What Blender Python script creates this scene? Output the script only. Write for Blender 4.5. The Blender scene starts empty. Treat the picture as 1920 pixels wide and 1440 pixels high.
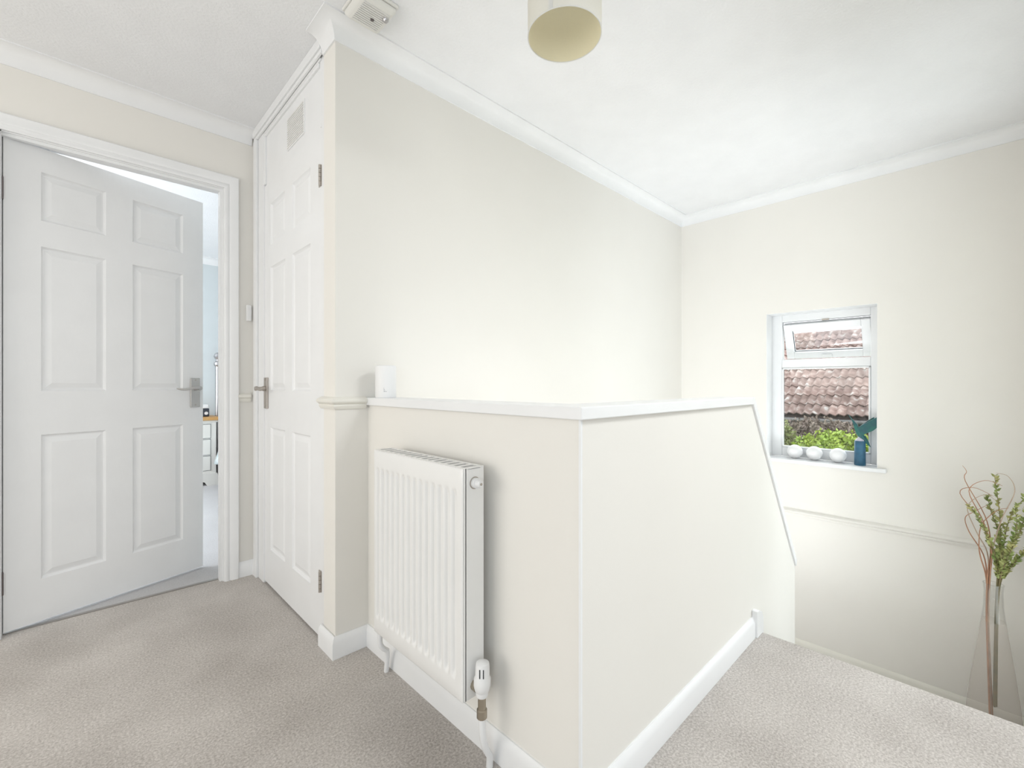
import bpy, bmesh, math, random
from mathutils import Vector, Matrix
random.seed(7)
R = math.radians
scene = bpy.context.scene
COL = scene.collection

# ------------------------------------------------------------------ camera
cam_d = bpy.data.cameras.new('camera'); cam = bpy.data.objects.new('camera', cam_d); COL.objects.link(cam)
cam_d.sensor_width = 36.0; cam_d.lens = 36.0 * 842.2 / 1920.0
cam_d.shift_y = 1.0 / 1920.0; cam_d.clip_start = 0.02
cam.location = (0, 0, 1.0); cam.rotation_euler = (R(90), 0, R(-44.235))
scene.camera = cam

# ------------------------------------------------------------------ world, light, exposure
w = bpy.data.worlds.new('overcast_sky'); scene.world = w; w.use_nodes = True
bg = w.node_tree.nodes['Background']
bg.inputs[0].default_value = (0.91, 0.955, 1.0, 1); bg.inputs[1].default_value = 4.1
vs = scene.view_settings
vs.view_transform = 'Standard'; vs.look = 'None'; vs.gamma = 1.0; vs.use_curve_mapping = False
vs.exposure = 0.04
def area(name, loc, target, sx, sy, power, col=(1, 1, 1)):      # added, unseen area light that lifts the interior brightness
    l = bpy.data.lights.new(name, 'AREA'); l.shape = 'RECTANGLE'; l.size = sx; l.size_y = sy; l.energy = power; l.color = col
    o = bpy.data.objects.new(name, l); COL.objects.link(o); o.location = loc
    o.rotation_euler = (Vector(target) - Vector(loc)).to_track_quat('-Z', 'Y').to_euler()
FILL_COL = (0.95, 0.98, 1.0)
area('side_fill', (-1.95, -1.4, 1.2), (3.4, 0.2, 1.6), 2.2, 1.6, 26, (0.80, 0.91, 1.0))  # added cool fill aimed across the stairwell; the wall behind has no window
area('left_fill', (-1.95, 1.5, 1.2), (3.4, 1.6, 1.5), 1.8, 1.6, 25, (1.0, 0.965, 0.91))  # added warm fill for the left side of the landing, no window there
area('hall_fill', (0.95, 1.17, -1.85), (2.9, 0.9, 2.2), 0.8, 0.8, 28, FILL_COL)  # added area light in the lower stairwell, standing in for hall daylight
area('back_fill', (-0.5, -2.95, 1.2), (0.0, 2.0, 1.5), 2.4, 1.6, 12, FILL_COL)  # added weak fill from the windowless rear, for the walls facing it
area('overhead_fill', (1.6, -0.62, 2.29), (1.62, -0.55, 0.0), 0.6, 0.6, 22, FILL_COL)  # added overhead fill without a fitting, brightens the carpet by the stairs
area('bedroom_fill', (-1.25, 4.2, 1.3), (1.5, 4.2, 1.1), 2.0, 1.7, 20, FILL_COL)  # added area light inside the bedroom opening, boosting its daylight







# ------------------------------------------------------------------ materials
MATS = {}
def material(name, col, rough=0.6, metal=0.0, tint=None, tint_scale=6.0, bump=None, coat=0.0, spec=0.5, build=None):
    m = bpy.data.materials.new(name); m.use_nodes = True
    nt = m.node_tree; N = nt.nodes; L = nt.links; b = N['Principled BSDF']
    b.inputs['Base Color'].default_value = (*col, 1); b.inputs['Roughness'].default_value = rough
    b.inputs['Metallic'].default_value = metal; b.inputs['Specular IOR Level'].default_value = spec
    b.inputs['Coat Weight'].default_value = coat
    tc = N.new('ShaderNodeTexCoord')
    nz = N.new('ShaderNodeTexNoise'); nz.inputs['Scale'].default_value = tint_scale; nz.inputs['Detail'].default_value = 4
    L.new(tc.outputs['Object'], nz.inputs['Vector'])
    mx = N.new('ShaderNodeMix'); mx.data_type = 'RGBA'
    c2 = tint if tint else tuple(c * 0.975 for c in col)
    mx.inputs[6].default_value = (*col, 1); mx.inputs[7].default_value = (*c2, 1)
    mr = N.new('ShaderNodeMapRange'); mr.inputs[1].default_value = 0.35; mr.inputs[2].default_value = 0.65
    L.new(nz.outputs['Fac'], mr.inputs[0]); L.new(mr.outputs[0], mx.inputs[0]); L.new(mx.outputs[2], b.inputs['Base Color'])
    if bump:
        sc, st, dist = bump
        n2 = N.new('ShaderNodeTexNoise'); n2.inputs['Scale'].default_value = sc; n2.inputs['Detail'].default_value = 3
        L.new(tc.outputs['Object'], n2.inputs['Vector'])
        bp = N.new('ShaderNodeBump'); bp.inputs['Strength'].default_value = st; bp.inputs['Distance'].default_value = dist
        L.new(n2.outputs['Fac'], bp.inputs['Height']); L.new(bp.outputs['Normal'], b.inputs['Normal'])
    if build: build(nt, b, tc, mx)
    MATS[name] = m
    return m

material('cream_wall', (0.853, 0.831, 0.785), 0.85, tint=(0.843, 0.821, 0.775), tint_scale=3, bump=(220, 0.06, 0.002), spec=0.2)
material('white_ceiling', (0.89, 0.895, 0.905), 0.95, bump=(95, 0.35, 0.006), spec=0.1)
material('white_plaster', (0.885, 0.89, 0.895), 0.8, bump=(160, 0.04, 0.001), spec=0.2)
material('white_gloss', (0.89, 0.895, 0.90), 0.32, bump=(60, 0.02, 0.0008), spec=0.45)
material('cream_gloss', (0.84, 0.82, 0.755), 0.4, spec=0.4)
material('upvc_white', (0.88, 0.89, 0.90), 0.3)
material('radiator_enamel', (0.87, 0.865, 0.85), 0.28, spec=0.5)
material('white_plastic', (0.86, 0.86, 0.86), 0.4)
material('cream_plastic', (0.80, 0.79, 0.75), 0.45)
material('grille_plastic', (0.78, 0.77, 0.75), 0.5)
material('satin_nickel', (0.60, 0.58, 0.56), 0.33, 1.0)
material('aged_nickel', (0.50, 0.46, 0.42), 0.45, 0.9)
material('dark_steel', (0.17, 0.15, 0.15), 0.45, 0.8)
material('brass_old', (0.42, 0.37, 0.30), 0.4, 0.9)
material('chrome', (0.50, 0.49, 0.50), 0.28, 1.0)
material('blue_wall', (0.68, 0.73, 0.745), 0.9, spec=0.2)
material('oak', (0.62, 0.36, 0.13), 0.45, tint=(0.50, 0.27, 0.09), tint_scale=9)
material('painted_wood', (0.80, 0.79, 0.75), 0.45)
material('dark_paint', (0.04, 0.045, 0.06), 0.4)
material('dark_iron', (0.035, 0.035, 0.04), 0.4, 0.4)
material('duvet', (0.72, 0.77, 0.78), 0.95, tint=(0.50, 0.60, 0.62), tint_scale=14)
material('black_slot', (0.02, 0.02, 0.025), 0.6)
material('logo_grey', (0.55, 0.56, 0.57), 0.6)
material('bulb_glass', (0.9, 0.9, 0.88), 0.2)
material('threshold_bar', (0.42, 0.40, 0.38), 0.35, 0.8)
material('ball_white', (0.88, 0.88, 0.89), 0.5)
material('bird_green', (0.004, 0.14, 0.115), 0.3, tint=(0.004, 0.075, 0.10), tint_scale=22, coat=0.4)
material('bird_blue', (0.012, 0.085, 0.16), 0.35, tint=(0.02, 0.13, 0.23), tint_scale=18, coat=0.3)
material('lilac_stone', (0.62, 0.60, 0.70), 0.6)
material('twig_red', (0.50, 0.26, 0.15), 0.7, tint=(0.40, 0.21, 0.13), tint_scale=20)
material('twig_pale', (0.58, 0.46, 0.36), 0.7, tint=(0.48, 0.36, 0.27), tint_scale=20)
material('sprig_stem', (0.26, 0.20, 0.10), 0.7, tint=(0.16, 0.15, 0.07), tint_scale=20)
material('sprig_leaf', (0.25, 0.34, 0.10), 0.55, tint=(0.52, 0.48, 0.20), tint_scale=16)
material('green_leaf', (0.14, 0.22, 0.012), 0.6, tint=(0.22, 0.28, 0.02), tint_scale=6)
material('olive_leaf', (0.12, 0.15, 0.035), 0.6, tint=(0.17, 0.18, 0.06), tint_scale=7)
material('purple_leaf', (0.12, 0.085, 0.07), 0.7, tint=(0.18, 0.145, 0.11), tint_scale=6)
material('bark', (0.12, 0.085, 0.06), 0.9)
material('soil', (0.12, 0.09, 0.06), 0.95, tint=(0.12, 0.16, 0.05), tint_scale=1.5, bump=(8, 0.5, 0.05))
material('gutter_grey', (0.20, 0.195, 0.19), 0.5)
material('fascia', (0.07, 0.06, 0.06), 0.6)
material('roof_felt', (0.05, 0.035, 0.03), 0.9)
material('lintel_lilac', (0.45, 0.42, 0.45), 0.7)

def carpet(name, ca, cb, fine=150):
    def bld(nt, b, tc, mx):
        N = nt.nodes; L = nt.links
        n = N.new('ShaderNodeTexNoise'); n.inputs['Scale'].default_value = fine; n.inputs['Detail'].default_value = 6; n.inputs['Roughness'].default_value = 0.78
        L.new(tc.outputs['Object'], n.inputs['Vector'])
        n3 = N.new('ShaderNodeTexNoise'); n3.inputs['Scale'].default_value = 3.5; n3.inputs['Detail'].default_value = 3
        L.new(tc.outputs['Object'], n3.inputs['Vector'])
        ad = N.new('ShaderNodeMath'); ad.operation = 'MULTIPLY_ADD'; ad.inputs[1].default_value = 0.25
        L.new(n3.outputs['Fac'], ad.inputs[0]); L.new(n.outputs['Fac'], ad.inputs[2])
        mr = N.new('ShaderNodeMapRange'); mr.inputs[1].default_value = 0.46; mr.inputs[2].default_value = 0.80
        L.new(ad.outputs[0], mr.inputs[0]); L.new(mr.outputs[0], mx.inputs[0])
        bp = N.new('ShaderNodeBump'); bp.inputs['Strength'].default_value = 0.55; bp.inputs['Distance'].default_value = 0.004
        L.new(n.outputs['Fac'], bp.inputs['Height']); L.new(bp.outputs['Normal'], b.inputs['Normal'])
        b.inputs['Sheen Weight'].default_value = 0.25
    material(name, ca, 0.97, tint=cb, build=bld, spec=0.05)
carpet('landing_carpet', (0.33, 0.295, 0.265), (0.76, 0.715, 0.675))
carpet('bedroom_carpet', (0.50, 0.49, 0.49), (0.66, 0.65, 0.66))

def grain(nt, b, tc, mx):       # embossed wood grain of the moulded doors
    N = nt.nodes; L = nt.links
    mp = N.new('ShaderNodeMapping'); mp.inputs['Scale'].default_value = (9.0, 9.0, 0.9)
    L.new(tc.outputs['Object'], mp.inputs['Vector'])
    wv = N.new('ShaderNodeTexWave'); wv.wave_type = 'RINGS'; wv.inputs['Scale'].default_value = 3.2
    wv.inputs['Distortion'].default_value = 5.0; wv.inputs['Detail'].default_value = 3
    L.new(mp.outputs[0], wv.inputs['Vector'])
    bp = N.new('ShaderNodeBump'); bp.inputs['Strength'].default_value = 0.10; bp.inputs['Distance'].default_value = 0.0025
    L.new(wv.outputs['Fac'], bp.inputs['Height']); L.new(bp.outputs['Normal'], b.inputs['Normal'])
material('door_paint', (0.895, 0.90, 0.905), 0.38, build=grain, spec=0.45)

def tile_mat(nt, b, tc, mx):
    N = nt.nodes; L = nt.links
    oi = N.new('ShaderNodeObjectInfo')
    geo = N.new('ShaderNodeNewGeometry')
    nz = N.new('ShaderNodeTexNoise'); nz.inputs['Scale'].default_value = 9; nz.inputs['Detail'].default_value = 6
    L.new(geo.outputs['Position'], nz.inputs['Vector'])
    cr = N.new('ShaderNodeValToRGB'); e = cr.color_ramp.elements
    e[0].position = 0.30; e[0].color = (0.085, 0.050, 0.040, 1); e[1].position = 0.5; e[1].color = (0.165, 0.108, 0.092, 1)
    x = cr.color_ramp.elements.new(0.60); x.color = (0.215, 0.160, 0.140, 1)
    x = cr.color_ramp.elements.new(0.70); x.color = (0.34, 0.32, 0.30, 1)
    L.new(nz.outputs['Fac'], cr.inputs[0])
    hs = N.new('ShaderNodeHueSaturation'); L.new(cr.outputs[0], hs.inputs['Color'])
    mr = N.new('ShaderNodeMapRange'); mr.inputs[3].default_value = 0.78; mr.inputs[4].default_value = 1.22
    L.new(oi.outputs['Random'], mr.inputs[0]); L.new(mr.outputs[0], hs.inputs['Value'])
    L.new(hs.outputs[0], b.inputs['Base Color'])
material('clay_tile', (0.27, 0.17, 0.14), 0.9, build=tile_mat, bump=(40, 0.4, 0.01))

def brick_mat(nt, b, tc, mx):
    N = nt.nodes; L = nt.links
    mp = N.new('ShaderNodeMapping'); mp.inputs['Rotation'].default_value = (0, R(90), R(90))
    L.new(tc.outputs['Object'], mp.inputs['Vector'])
    br = N.new('ShaderNodeTexBrick'); br.inputs['Scale'].default_value = 4.4
    br.inputs['Color1'].default_value = (0.30, 0.16, 0.11, 1); br.inputs['Color2'].default_value = (0.22, 0.12, 0.10, 1); br.inputs['Mortar'].default_value = (0.35, 0.32, 0.29, 1)
    L.new(mp.outputs[0], br.inputs['Vector']); L.new(br.outputs['Color'], b.inputs['Base Color'])
material('far_brick', (0.28, 0.15, 0.11), 0.9, build=brick_mat)

def glass(name, tint, gloss, rough=0.0, body=None, body_fac=0.0):
    m = bpy.data.materials.new(name); m.use_nodes = True; nt = m.node_tree; N = nt.nodes; L = nt.links
    N.remove(N['Principled BSDF']); out = N['Material Output']
    tr = N.new('ShaderNodeBsdfTransparent'); tr.inputs[0].default_value = (*tint, 1)
    gl = N.new('ShaderNodeBsdfGlossy'); gl.inputs['Roughness'].default_value = rough
    fr = N.new('ShaderNodeLayerWeight'); fr.inputs[0].default_value = 0.5
    pw = N.new('ShaderNodeMath'); pw.operation = 'POWER'; pw.inputs[1].default_value = 3.5; L.new(fr.outputs['Facing'], pw.inputs[0])
    ml = N.new('ShaderNodeMath'); ml.operation = 'MULTIPLY_ADD'; ml.inputs[1].default_value = gloss * 0.75; ml.inputs[2].default_value = 0.04 * gloss
    L.new(pw.outputs[0], ml.inputs[0])
    ms = N.new('ShaderNodeMixShader'); L.new(ml.outputs[0], ms.inputs[0]); L.new(tr.outputs[0], ms.inputs[1]); L.new(gl.outputs[0], ms.inputs[2])
    last = ms
    if body:
        df = N.new('ShaderNodeBsdfDiffuse'); df.inputs[0].default_value = (*body, 1)
        m2 = N.new('ShaderNodeMixShader'); m2.inputs[0].default_value = body_fac
        L.new(ms.outputs[0], m2.inputs[1]); L.new(df.outputs[0], m2.inputs[2]); last = m2
    L.new(last.outputs[0], out.inputs[0]); MATS[name] = m
glass('window_glass', (0.97, 0.985, 0.98), 0.8)
glass('vase_glass', (0.975, 0.975, 0.97), 1.0, 0.02)
glass('vase_frosted', (0.97, 0.96, 0.95), 0.25, 0.3, (0.72, 0.67, 0.63), 0.22)

def fabric(name, col, tr_fac):
    m = bpy.data.materials.new(name); m.use_nodes = True; nt = m.node_tree; N = nt.nodes; L = nt.links
    N.remove(N['Principled BSDF']); out = N['Material Output']
    tc = N.new('ShaderNodeTexCoord'); nz = N.new('ShaderNodeTexNoise'); nz.inputs['Scale'].default_value = 220; L.new(tc.outputs['Object'], nz.inputs['Vector'])
    mx = N.new('ShaderNodeMix'); mx.data_type = 'RGBA'; mx.inputs[6].default_value = (*col, 1); mx.inputs[7].default_value = (*[c * 0.96 for c in col], 1); L.new(nz.outputs['Fac'], mx.inputs[0])
    d = N.new('ShaderNodeBsdfDiffuse'); t = N.new('ShaderNodeBsdfTranslucent'); ms = N.new('ShaderNodeMixShader'); ms.inputs[0].default_value = tr_fac
    for q in (d, t): L.new(mx.outputs[2], q.inputs[0])
    L.new(d.outputs[0], ms.inputs[1]); L.new(t.outputs[0], ms.inputs[2]); L.new(ms.outputs[0], out.inputs[0]); MATS[name] = m
fabric('shade_outer', (0.90, 0.90, 0.89), 0.38)
fabric('shade_lining', (0.985, 0.93, 0.74), 0.65)

# ------------------------------------------------------------------ mesh helpers
ORG = {}
class MB:
    def __init__(s): s.v = []; s.f = []
    def add(s, vs_, fs_):
        o = len(s.v); s.v += [tuple(p) for p in vs_]; s.f += [tuple(i + o for i in f) for f in fs_]; return s
    def box(s, x0, x1, y0, y1, z0, z1):
        return s.add([(x0,y0,z0),(x1,y0,z0),(x1,y1,z0),(x0,y1,z0),(x0,y0,z1),(x1,y0,z1),(x1,y1,z1),(x0,y1,z1)],
                     [(0,3,2,1),(4,5,6,7),(0,1,5,4),(1,2,6,5),(2,3,7,6),(3,0,4,7)])
    def prism(s, poly, axis, a, b):     # poly in the two other axes (in order), extruded along axis a..b
        def pt(p, t):
            return {'x': (t, p[0], p[1]), 'y': (p[0], t, p[1]), 'z': (p[0], p[1], t)}[axis]
        n = len(poly)
        return s.add([pt(p, a) for p in poly] + [pt(p, b) for p in poly],
                     [tuple(range(n))[::-1], tuple(range(n, 2*n))] + [(i, (i+1) % n, n + (i+1) % n, n + i) for i in range(n)])
    def tube(s, pts, rad, seg=8, caps=True):
        pts = [Vector(p) for p in pts]; n = len(pts); vs_ = []; fs_ = []
        rads = rad if isinstance(rad, (list, tuple)) else [rad] * n
        ref = None
        for i, p in enumerate(pts):
            t = (pts[min(i+1, n-1)] - pts[max(i-1, 0)]).normalized()
            if ref is None:
                ref = Vector((0, 0, 1)) if abs(t.z) < 0.9 else Vector((1, 0, 0))
            a = (ref - t * ref.dot(t)).normalized(); b = t.cross(a); ref = a
            for k in range(seg):
                an = 2 * math.pi * k / seg
                vs_.append(p + (a * math.cos(an) + b * math.sin(an)) * rads[i])
        for i in range(n - 1):
            for k in range(seg):
                fs_.append((i*seg+k, i*seg+(k+1) % seg, (i+1)*seg+(k+1) % seg, (i+1)*seg+k))
        if caps: fs_ += [tuple(range(seg))[::-1], tuple(range((n-1)*seg, n*seg))]
        return s.add(vs_, fs_)
    def lathe(s, prof, c=(0, 0, 0), seg=24, axis='z', caps=True):
        vs_ = []; fs_ = []; n = len(prof)
        for r, h in prof:
            for k in range(seg):
                an = 2 * math.pi * k / seg; x = r * math.cos(an); y = r * math.sin(an)
                q = {'z': (x, y, h), 'x': (h, x, y), 'y': (y, h, x)}[axis]
                vs_.append((q[0]+c[0], q[1]+c[1], q[2]+c[2]))
        for i in range(n - 1):
            for k in range(seg):
                fs_.append((i*seg+k, i*seg+(k+1) % seg, (i+1)*seg+(k+1) % seg, (i+1)*seg+k))
        if caps: fs_ += [tuple(range(seg))[::-1], tuple(range((n-1)*seg, n*seg))]
        return s.add(vs_, fs_)
    def sweep(s, path, prof, closed_prof=True, side=1):     # horizontal path (x,y), profile (offset to the left*side, z), mitred
        P = [Vector(p) for p in path]; n = len(P); m = len(prof); vs_ = []
        for i in range(n):
            d0 = (P[i] - P[i-1]).normalized() if i else None
            d1 = (P[i+1] - P[i]).normalized() if i < n-1 else None
            if d0 is None: nn = Vector((-d1.y, d1.x))
            elif d1 is None: nn = Vector((-d0.y, d0.x))
            else:
                n0 = Vector((-d0.y, d0.x)); n1 = Vector((-d1.y, d1.x)); nn = (n0 + n1); nn = nn / nn.length_squared * 2
            for o, z in prof: vs_.append((P[i].x + nn.x*o*side, P[i].y + nn.y*o*side, z))
        fs_ = []
        for i in range(n-1):
            for k in range(m if closed_prof else m-1):
                fs_.append((i*m+k, i*m+(k+1) % m, (i+1)*m+(k+1) % m, (i+1)*m+k))
        fs_ += [tuple(range(m)), tuple(range((n-1)*m, n*m))[::-1]]
        return s.add(vs_, fs_)
    def build(s, name, mat, parent=None, smooth=False, bevel=0.0, local=False, segs=2):
        off = Vector((0, 0, 0))
        if parent is not None and not local: off = Vector(ORG.get(parent.name, (0, 0, 0)))
        me = bpy.data.meshes.new(name); me.from_pydata([Vector(v) - off for v in s.v], [], s.f)
        bm = bmesh.new(); bm.from_mesh(me); bmesh.ops.recalc_face_normals(bm, faces=bm.faces); bm.to_mesh(me); bm.free()
        me.materials.append(MATS[mat])
        if smooth:
            me.shade_smooth()
            try: me.set_sharp_from_angle(angle=R(35))
            except Exception: pass
        o = bpy.data.objects.new(name, me); COL.objects.link(o)
        if parent is not None:
            o.parent = parent; ORG[o.name] = tuple(off)
        if bevel:
            b = o.modifiers.new('bevel', 'BEVEL'); b.width = bevel; b.segments = segs; b.limit_method = 'ANGLE'; b.angle_limit = R(40)
        return o
def tag(o, label, cat, group=None, kind=None):
    o['label'] = label; o['category'] = cat
    if group: o['group'] = group
    if kind: o['kind'] = kind
    return o
def empty(name, loc, label, cat, rz=0.0, group=None, kind=None):
    o = bpy.data.objects.new(name, None); COL.objects.link(o); o.location = loc; o.rotation_euler = (0, 0, rz)
    o.empty_display_size = 0.1; ORG[o.name] = tuple(loc)
    return tag(o, label, cat, group, kind)
def struct(o, label, cat): return tag(o, label, cat, None, 'structure')

CEIL = 2.325
# ------------------------------------------------------------------ setting: walls, floors, ceilings
m = MB()
m.box(-2.2, -0.228, 2.66, 2.745, 0, CEIL); m.box(0.553, 3.6, 2.66, 2.745, 0, CEIL); m.box(-0.228, 0.553, 2.66, 2.745, 2.008, CEIL)
struct(m.build('wall_left', 'cream_wall'), 'cream wall around the open bedroom doorway', 'wall')
m = MB()
m.box(0.684, 3.48, 1.63, 1.735, -2.8, CEIL)
struct(m.build('wall_stairwell', 'cream_wall'), 'tall cream wall above the white-capped half wall', 'wall')
m = MB()
poly = [(0.812, 0.0), (2.545, -0.80), (2.545, 0.108), (1.93, 0.92), (0.812, 0.92)]
m.prism(poly, 'y', 0.614, 0.714)
m.box(0.812, 0.912, 0.714, 1.63, 0, 0.92)
struct(m.build('wall_half', 'cream_wall'), 'cream half wall behind the radiator, stepping down beside the stairs', 'wall')
m = MB()
WY0, WY1, WZ0, WZ1 = 0.405, 1.014, 0.482, 1.492
m.box(3.48, 3.74, -0.4, WY0, -2.8, CEIL); m.box(3.48, 3.74, WY1, 1.735, -2.8, CEIL)
m.box(3.48, 3.74, WY0, WY1, -2.8, WZ0); m.box(3.48, 3.74, WY0, WY1, WZ1, CEIL)
struct(m.build('wall_far', 'cream_wall'), 'cream wall holding the small stairwell window', 'wall')
m = MB(); m.box(2.0, 2.2, -0.40, -0.30, -0.9, CEIL); m.box(3.15, 3.48, -0.40, -0.30, -0.9, CEIL); m.box(2.2, 3.15, -0.40, -0.30, -0.9, -0.35); m.box(2.2, 3.15, -0.40, -0.30, 1.95, CEIL)  # unseen stair wall, its window opening added to let sky light in
struct(m.build('wall_right', 'cream_wall'), 'cream wall with an added window opening along the open side of the stairs', 'wall')
struct(MB().box(-2.3, -2.2, -3.2, 2.745, 0, CEIL).build('wall_back', 'cream_wall'), 'cream wall behind the landing', 'wall')
struct(MB().box(-2.3, 2.1, -3.3, -3.2, 0, CEIL).build('wall_rear', 'cream_wall'), 'cream wall at the rear end of the landing', 'wall')
struct(MB().box(2.0, 2.1, -3.2, -0.40, 0, CEIL).build('wall_side', 'cream_wall'), 'cream wall beside the landing', 'wall')
m = MB().box(-2.2, 3.74, -3.2, 2.745, CEIL, CEIL + 0.08)
struct(m.build('ceiling', 'white_ceiling'), 'white stippled landing ceiling', 'ceiling')
m = MB(); m.box(-2.2, 0.86, -3.2, 2.708, -0.2, 0); m.box(0.86, 1.985, -3.2, 0.66, -0.2, 0)
m.lathe([(0.0, -0.4), (0.02, -0.4), (0.02, 0.614), (0.0, 0.614)], (1.985, 0, -0.02), 20, 'y')
struct(m.build('floor', 'landing_carpet'), 'beige carpet of the landing, ending at the top stair edge', 'floor')
struct(MB().box(-0.215, 0.54, 2.700, 2.718, 0.0, 0.004).build('trim_1', 'threshold_bar'), 'thin metal carpet bar across the bedroom doorway', 'trim')
struct(MB().box(2.545, 3.48, -0.40, 1.63, -0.95, -0.78).build('floor_quarter_landing', 'landing_carpet'), 'beige carpet of the lower stair landing', 'floor')
st = empty('stairs', (2.0, 0.15, 0), 'carpeted stairs going down from the landing edge', 'stairs', kind='structure')
for k in range(3):
    x0 = 2.0 + 0.1817 * k
    MB().box(x0 - 0.02, x0 + 0.19, -0.30, 0.614, -0.195 * (k + 1) - 0.19, -0.195 * (k + 1)).build('step', 'landing_carpet', st, bevel=0.012)
for k in range(8):
    x1 = 2.545 - 0.215 * k
    MB().box(x1 - 0.235, x1, 0.714, 1.63, -0.78 - 0.195 * (k + 1) - 0.19, -0.78 - 0.195 * (k + 1)).build('step', 'landing_carpet', st, bevel=0.012)
# bedroom shell
struct(MB().box(-1.4, 3.1, 2.718, 5.7, -0.2, 0).build('floor_bedroom', 'bedroom_carpet'), 'pale grey bedroom carpet seen through the doorway', 'floor')
struct(MB().box(-1.4, 3.1, 5.61, 5.7, 0, CEIL).build('wall_bedroom_far', 'blue_wall'), 'pale blue bedroom wall behind the bed', 'wall')
struct(MB().box(3.0, 3.1, 2.745, 5.61, 0, CEIL).build('wall_bedroom_right', 'blue_wall'), 'pale blue bedroom side wall', 'wall')
m = MB(); m.box(-1.4, -1.3, 2.745, 3.0, 0, CEIL); m.box(-1.4, -1.3, 5.3, 5.61, 0, CEIL); m.box(-1.4, -1.3, 3.0, 5.3, 0, 0.3); m.box(-1.4, -1.3, 3.0, 5.3, 2.25, CEIL)
struct(m.build('wall_bedroom_left', 'blue_wall'), 'pale blue bedroom wall with its wide window opening', 'wall')
struct(MB().box(-1.4, 3.1, 2.745, 5.7, CEIL, CEIL + 0.08).build('ceiling_bedroom', 'white_ceiling'), 'white bedroom ceiling', 'ceiling')

# coving, baseboards, dado rails
def cove(d, h=0.067, top=CEIL):
    pts = [(0.0, top - h), (0.006, top - h)]
    for i in range(7):
        a = math.pi / 2 * i / 6
        pts.append((0.006 + (d - 0.012) * (1 - math.cos(a)), top - 0.006 - (h - 0.006) * (1 - math.sin(a))))
    pts += [(d, top - 0.006), (d, top), (0.0, top)]
    return pts
cv = cove(0.066)
struct(MB().sweep([(-2.2, 2.66), (0.6695, 2.66)], cv, side=-1).build('trim_2', 'white_plaster', smooth=True), 'white coving above the bedroom doorway wall', 'coving')
struct(MB().sweep([(0.684, 1.735), (0.684, 1.63), (3.48, 1.63), (3.48, -0.30), (2.0, -0.30)], cv, side=-1).build('trim_3', 'white_plaster', smooth=True), 'white coving around the stairwell walls', 'coving')
struct(MB().sweep([(-1.3, 5.61), (3.0, 5.61)], cv, side=-1).build('trim_4', 'white_plaster', smooth=True), 'white coving on the blue bedroom wall', 'coving')
def skirt(h=0.078, t=0.014, z=0.0): return [(0, z), (t, z), (t, z + h - 0.02), (t - 0.003, z + h - 0.012), (t - 0.007, z + h - 0.004), (t - 0.010, z + h), (0, z + h)]
sk = skirt()
struct(MB().sweep([(0.604, 2.66), (0.684, 2.66), (0.684, 2.63)], sk, side=-1).build('baseboard_left', 'white_gloss', smooth=True), 'short white skirting between bedroom doorway and cupboard', 'baseboard')
struct(MB().sweep([(-2.2, 2.66), (-0.285, 2.66)], sk, side=-1).build('baseboard_back', 'white_gloss', smooth=True), 'white skirting left of the bedroom doorway', 'baseboard')
struct(MB().sweep([(0.682, 1.752), (0.682, 1.63), (0.812, 1.63), (0.812, 0.614), (1.955, 0.614)], sk, side=-1).build('baseboard_half', 'white_gloss', smooth=True), 'white skirting along the half wall under the radiator', 'baseboard')
struct(MB().sweep([(3.48, 1.63), (3.48, -0.30)], skirt(0.075, 0.014, -0.78), side=-1).build('baseboard_far', 'cream_gloss', smooth=True), 'cream skirting on the window wall, low beyond the stair edge', 'baseboard')
struct(MB().sweep([(2.0, -0.30), (3.48, -0.30)], skirt(0.075, 0.014, -0.78), side=1).build('baseboard_right', 'white_gloss', smooth=True), 'white skirting on the wall beside the stairs', 'baseboard')
# skirting end block at the top stair and the sloping stair string
m = MB(); m.prism([(1.945, 0.0), (1.985, 0.0), (2.0, -0.02), (2.0, 0.06), (1.985, 0.085), (1.945, 0.105), (1.925, 0.105), (1.925, 0.0)], 'y', 0.592, 0.614)
struct(m.build('trim_5', 'white_gloss', bevel=0.003), 'white skirting end block at the top of the stairs', 'trim')
m = MB(); m.prism([(1.985, -0.2), (2.0, 0.0), (2.03, -0.02), (2.54, -0.70), (2.54, -0.78), (2.43, -0.78)], 'y', 0.600, 0.614)
struct(m.build('trim_6', 'white_gloss'), 'white stair string on the half wall', 'trim')
def dado(z): return [(0, z - 0.020), (0.006, z - 0.020), (0.010, z - 0.014), (0.012, z - 0.008), (0.010, z - 0.003), (0.016, z + 0.001), (0.021, z + 0.006), (0.022, z + 0.012), (0.018, z + 0.018), (0.008, z + 0.022), (0, z + 0.026)]
DZ = 0.929
struct(MB().sweep([(0.604, 2.66), (0.664, 2.66)], dado(DZ), side=-1).build('trim_7', 'cream_gloss', smooth=True), 'cream dado rail between bedroom doorway and cupboard', 'dado rail')
struct(MB().sweep([(0.684, 1.755), (0.684, 1.63), (0.800, 1.63)], dado(DZ), side=-1).build('trim_8', 'cream_gloss', smooth=True), 'cream dado rail wrapping the wall corner beside the half wall cap', 'dado rail')
struct(MB().sweep([(3.48, 1.63), (3.48, -0.30)], dado(0.136), side=-1).build('trim_9', 'cream_wall', smooth=True), 'cream dado rail across the window wall below the sill', 'dado rail')
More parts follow.
